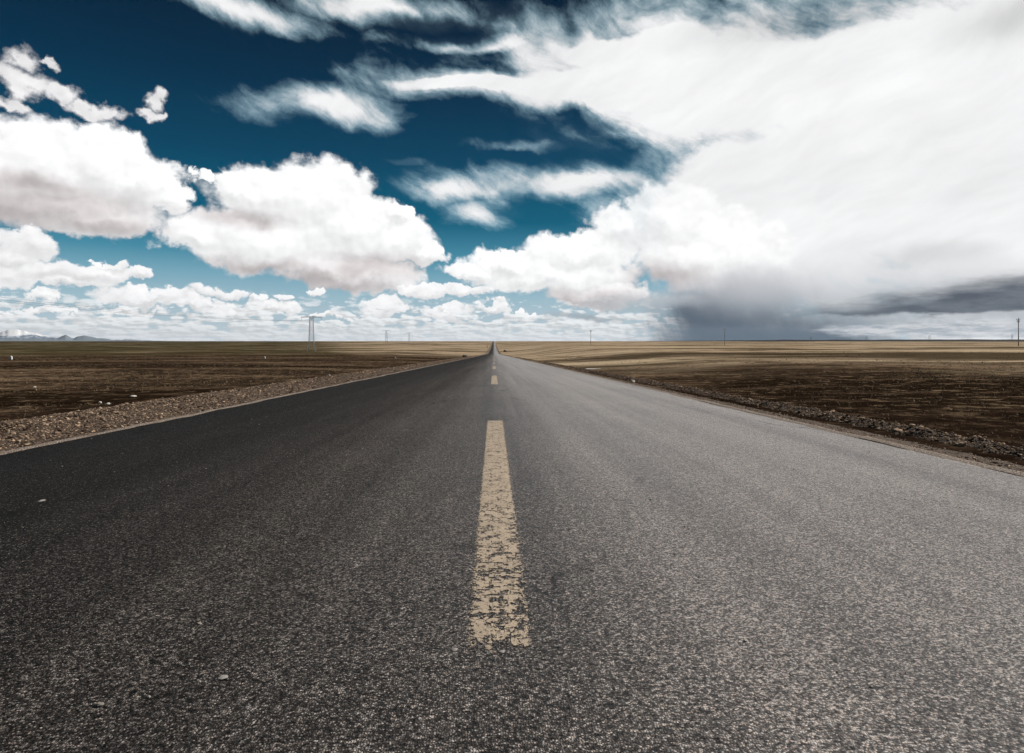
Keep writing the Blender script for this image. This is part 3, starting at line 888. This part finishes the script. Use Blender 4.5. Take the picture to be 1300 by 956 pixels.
# --- cumulus
def billow(vec, s, det=6, rough=.6):
    n_ = nt.nodes.new('ShaderNodeTexNoise'); n_.noise_type = 'FBM'; n_.noise_dimensions = '2D'
    nt.links.new(vec.k, n_.inputs['Vector']); n_.inputs['Scale'].default_value = s
    n_.inputs['Detail'].default_value = det; n_.inputs['Roughness'].default_value = rough
    a = (S(nt, n_.outputs['Fac']) - .5).abs()
    return a * -2.0 + 1.0
def relief(vec):
    bb = noise(nt, vec, 1 / 42, 7, .6)
    va = S(nt, voronoi(nt, vmath(nt, 'ADD', vec, vmath(nt, 'MULTIPLY', w2, (14, 14, 0))), 1 / 26, 'SMOOTH_F1', '2D').outputs['Distance'])
    vb_ = S(nt, voronoi(nt, vmath(nt, 'ADD', vec, vmath(nt, 'MULTIPLY', w2, (7, 7, 0))), 1 / 10, 'SMOOTH_F1', '2D').outputs['Distance'])
    return bb, (bb - .5) * .75 + ((va * -.6 + .3) + (vb_ * -.28 + .14)) * .55
b1, nz = relief(UV)
_, nz2 = relief(vmath(nt, 'ADD', UV, (4, 7, 0)))
emb = nz - nz2
BIG = [  # left bank A
    (60, 215, 120, 68), (15, 225, 110, 72), (130, 205, 85, 52), (180, 232, 62, 42), (100, 270, 130, 34), (215, 250, 32, 26),
    # centre tower B
    (395, 250, 88, 58), (350, 245, 92, 42), (300, 235, 40, 28), (330, 300, 130, 46), (450, 285, 88, 46), (500, 300, 60, 40), (250, 300, 60, 26),
    (430, 340, 90, 26), (540, 318, 30, 22), (255, 222, 14, 12), (505, 262, 22, 18), (480, 350, 60, 28),
    # right tower C
    (790, 290, 50, 38), (850, 280, 70, 48), (740, 320, 90, 32), (650, 335, 70, 20), (700, 350, 130, 26), (600, 345, 50, 14), (900, 320, 110, 60), (760, 375, 80, 16)]
FRAG = [(28, 76, 34, 20), (66, 76, 22, 6), (40, 105, 50, 20), (85, 118, 44, 15), (125, 138, 30, 12), (10, 105, 26, 24), (8, 135, 40, 8), (194, 130, 16, 14), (186, 146, 22, 9), (205, 150, 10, 8)]
MED = [
       (35, 312, 56, 20), (60, 345, 84, 18), (120, 350, 62, 16), (10, 350, 60, 22), (60, 378, 32, 8), (180, 352, 30, 10), 
       (190, 378, 76, 12), (280, 372, 40, 10), (250, 388, 60, 9), (350, 388, 52, 9), (490, 388, 46, 12), (570, 395, 34, 11), (628, 390, 28, 8),
       (400, 368, 10, 5), (330, 376, 14, 6), (20, 395, 40, 6), (120, 405, 30, 6), (5, 325, 40, 16), (90, 362, 60, 10), (140, 340, 30, 8), (160, 392, 44, 6), (60, 396, 50, 6), (300, 395, 50, 6), (420, 402, 40, 5), (365, 375, 16, 5), (540, 372, 40, 8), (590, 372, 40, 10), (660, 398, 26, 4)]
fB = field(UVc, BIG); fM = field(UVc, MED)
dB = fB + nz * .55; dM = fM * .85 + nz * .75 - .06
aB = (dB + (st2 - .5) * .30).ss(-.03, .24)
aM = dM.ss(.01, .22)
# light falls from the upper right: slopes that face it are bright, undersides dull
slopeB = (fB - field(vmath(nt, 'ADD', UVc, (6, 12, 0)), BIG)).max(-.35).min(.35)
slopeM = (fM - field(vmath(nt, 'ADD', UVc, (2, 5, 0)), MED)).max(-.5).min(.5)
lit = emb * .42 + slopeB * .35
GREY = [(60, 262, 150, 34), (20, 272, 140, 36), (130, 285, 90, 18), (400, 352, 90, 18), (440, 362, 70, 16), (470, 340, 90, 22), (330, 338, 90, 12), (750, 380, 95, 14), (680, 392, 60, 8), (840, 352, 60, 22), (300, 275, 70, 14), (40, 235, 80, 20)]
UVg = vmath(nt, 'ADD', UV, vmath(nt, 'MULTIPLY', w1, (60, 36, 0)))
gf = (field(UVg, GREY, True) + (b1 - .5) * .9).ss(-.35, 1.0)
bright = (lit + .975) - gf * .37
cum_col = mixc(nt, gf * .8, (1.0, 1.0, 1.0), (1.0, .895, .895))
cum_col = mixc(nt, 1.0, cum_col, comb(nt, bright, bright, bright), 'MULTIPLY')
fF = field(UVc, FRAG)
dF = fF * .95 + nz * 1.15 + (st2 - .5) * .8 - .02
fb = emb * .6 + .90 - dF.ss(.5, .0) * .14
skyB = mixc(nt, dF.ss(-.12, .55) * .94, skyA, comb(nt, fb, fb * .985, fb * .99))
aB = aB * ((U.ss(120, 230) * Vv.ss(100, 190)) * -.45 + 1.0)
skyB = mixc(nt, aB * .985, skyB, cum_col)
mb = (emb * .5 + .90) + slopeM * .28
skyB = mixc(nt, aM * .97, skyB, comb(nt, mb, mb * .992, mb * .995))

# --- thin scattered rows near the horizon
rowv = comb(nt, U * (1 / 34), (Vv.max(0.0) + 9.0).pow(.70) * .42, 0)
row = noise(nt, rowv, 1.0, 5, .58)
rpuff = S(nt, voronoi(nt, vmath(nt, 'ADD', comb(nt, U * (1 / 13), Vv * (1 / 6.5), 0), vmath(nt, 'MULTIPLY', w2, (1.2, 1.2, 0))), 1, 'SMOOTH_F1', '2D').outputs['Distance'])
row2 = noise(nt, vmath(nt, 'ADD', rowv, (.10, .22, 0)), 1.0, 5, .58)
lowm = Vv.ss(46, 14) * (U.ss(120, 300) * -.6 + 1.0)
rown = (row + (rpuff * -.42 + .18) + lowm * .22 - .29).ss(.26, .38) * Vv.ss(66, 30)
rb = ((row - row2) * 2.2 + (rpuff * -.25 + .10)).max(-.14).min(.16) + .83
skyC = mixc(nt, rown * .92, skyB, comb(nt, rb * .98, rb, rb * 1.01))
skyC = mixc(nt, Vv.ss(26, 0) * U.ss(330, 120) * .50, skyC, (.76, .81, .85))

# --- storm on the right: dark base, rain shaft
stn = noise(nt, comb(nt, (U + Vv * .35) * (1 / 30), Vv * (1 / 150), 0), 1, 6, .62)       # vertical streaks
stg = noise(nt, UV, 1 / 60, 5, .55)
rain = field(UVg, [(925, 440, 110, 66), (935, 415, 95, 62), (900, 400, 60, 50), (950, 378, 80, 36), (1010, 430, 130, 40)], True)
rainf = (rain + (stn - .5) * .75 + (stg - .5) * .5).ss(-.42, .62)
rain_col = ramp(nt, (Vv / 110.0).clamp(), [(0, (.030, .068, .115)), (.20, (.038, .064, .100)), (.38, (.10, .125, .165)), (.62, (.40, .41, .45)), (1, (.78, .78, .80))])
skyD = mixc(nt, rainf * .97, skyC, rain_col)
grey = field(UVg, [(1150, 370, 280, 48), (1000, 370, 150, 44), (820, 385, 110, 14), (1260, 395, 120, 26), (1100, 405, 160, 20), (740, 402, 60, 6)], True)
gff = (grey + (stg - .5) * .6).ss(-.25, .9)
skyD = mixc(nt, gff * .75, skyD, mixc(nt, Vv.ss(85, 15), (.70, .70, .72), (.30, .345, .385)))
bar_n = noise(nt, comb(nt, U * (1 / 50), Vv * (1 / 11), 0), 1, 6, .62)
UVb = vmath(nt, 'ADD', UV, vmath(nt, 'MULTIPLY', w1, (50, 10, 0)))
Vn = Vv + (bar_n - .5) * 20.0 + (stg - .5) * 16.0
top_ = (U - 340.0) * .155 + 26.0
bf = Vn.ss(25.5, 31) * (top_ - Vn).ss(-16, 11) * U.ss(330, 430)
skyE = mixc(nt, bf * .96, skyD, mixc(nt, bar_n.ss(.35, .65), (.050, .064, .090), (.12, .14, .17)))
# bright layered band below the dark base
lb = field(UVb, [(1230, 421, 190, 12), (1090, 420, 90, 8)], True)
lbf = (lb + (bar_n - .5) * 1.6).ss(.0, .6)
skyE = mixc(nt, lbf * .85, skyE, mixc(nt, noise(nt, comb(nt, U * (1 / 40), Vv * (1 / 7), 3.0), 1, 6, .65).ss(.38, .60), (.33, .37, .42), (.78, .78, .80)))
# corner of deeper tone: nothing; below the horizon the sky is plain
below = Vv.ss(0, -20)
skyF = mixc(nt, below, skyE, (.30, .27, .24))
bg = nt.nodes.new('ShaderNodeBackground'); bg.inputs['Strength'].default_value = 1.0
nt.links.new(skyF.k, bg.inputs['Color'])
out = nt.nodes.new('ShaderNodeOutputWorld'); nt.links.new(bg.outputs[0], out.inputs[0])
world.cycles.sampling_method = 'MANUAL'; world.cycles.sample_map_resolution = 512

# ------------------------------------------------------------------ haze
def add_haze(h=41000.0, z0=-12.0, z1=800.0, dens=8.0e-6):
    v = [(sx * h, sy * h, zz) for zz in (z0, z1) for sx, sy in ((-1, -1), (1, -1), (1, 1), (-1, 1))]
    f = [(3, 2, 1, 0), (4, 5, 6, 7), (0, 1, 5, 4), (1, 2, 6, 5), (2, 3, 7, 6), (3, 0, 4, 7)]
    me = D.meshes.new('haze'); me.from_pydata(v, [], f)
    m = D.materials.new('thin_air'); m.use_nodes = True; t = m.node_tree
    for q in list(t.nodes): t.nodes.remove(q)
    pv = t.nodes.new('ShaderNodeVolumePrincipled'); pv.inputs['Color'].default_value = (.72, .84, 1, 1)
    pv.inputs['Density'].default_value = dens; pv.inputs['Anisotropy'].default_value = .2
    oo = t.nodes.new('ShaderNodeOutputMaterial'); t.links.new(pv.outputs[0], oo.inputs['Volume'])
    me.materials.append(m)
    tag(link(D.objects.new('haze', me)), kind='stuff')
add_haze()
# ------------------------------------------------------------------ sun
sl = D.lights.new('sun', 'SUN'); sl.energy = 4.7; sl.angle = math.radians(.5); sl.color = (1, .95, .88)
so = link(D.objects.new('sun', sl))
from mathutils import Vector
sd = Vector((math.sin(SUN_AZ) * math.cos(SUN_EL), math.cos(SUN_AZ) * math.cos(SUN_EL), math.sin(SUN_EL)))
so.rotation_euler = sd.to_track_quat('Z', 'Y').to_euler(); so.location = sd * 40

# ------------------------------------------------------------------ camera
cam = D.cameras.new('camera'); cam.sensor_width = 36; cam.lens = F / 1300 * 36
cam.shift_y = -(478 - VPY) / 1300
cam.clip_start = .05; cam.clip_end = 200000
co = link(D.objects.new('camera', cam)); co.location = (0, 0, EYE)
co.rotation_euler = (PI / 2, 0, -YAW)
scene.camera = co

vs_ = scene.view_settings
vs_.view_transform = 'Standard'; vs_.look = 'None'; vs_.exposure = 0; vs_.gamma = 1; vs_.use_curve_mapping = False
scene.cycles.max_bounces = 4; scene.cycles.diffuse_bounces = 2; scene.cycles.transparent_max_bounces = 4
scene.cycles.use_denoising = True
scene.cycles.denoiser = 'OPENIMAGEDENOISE'
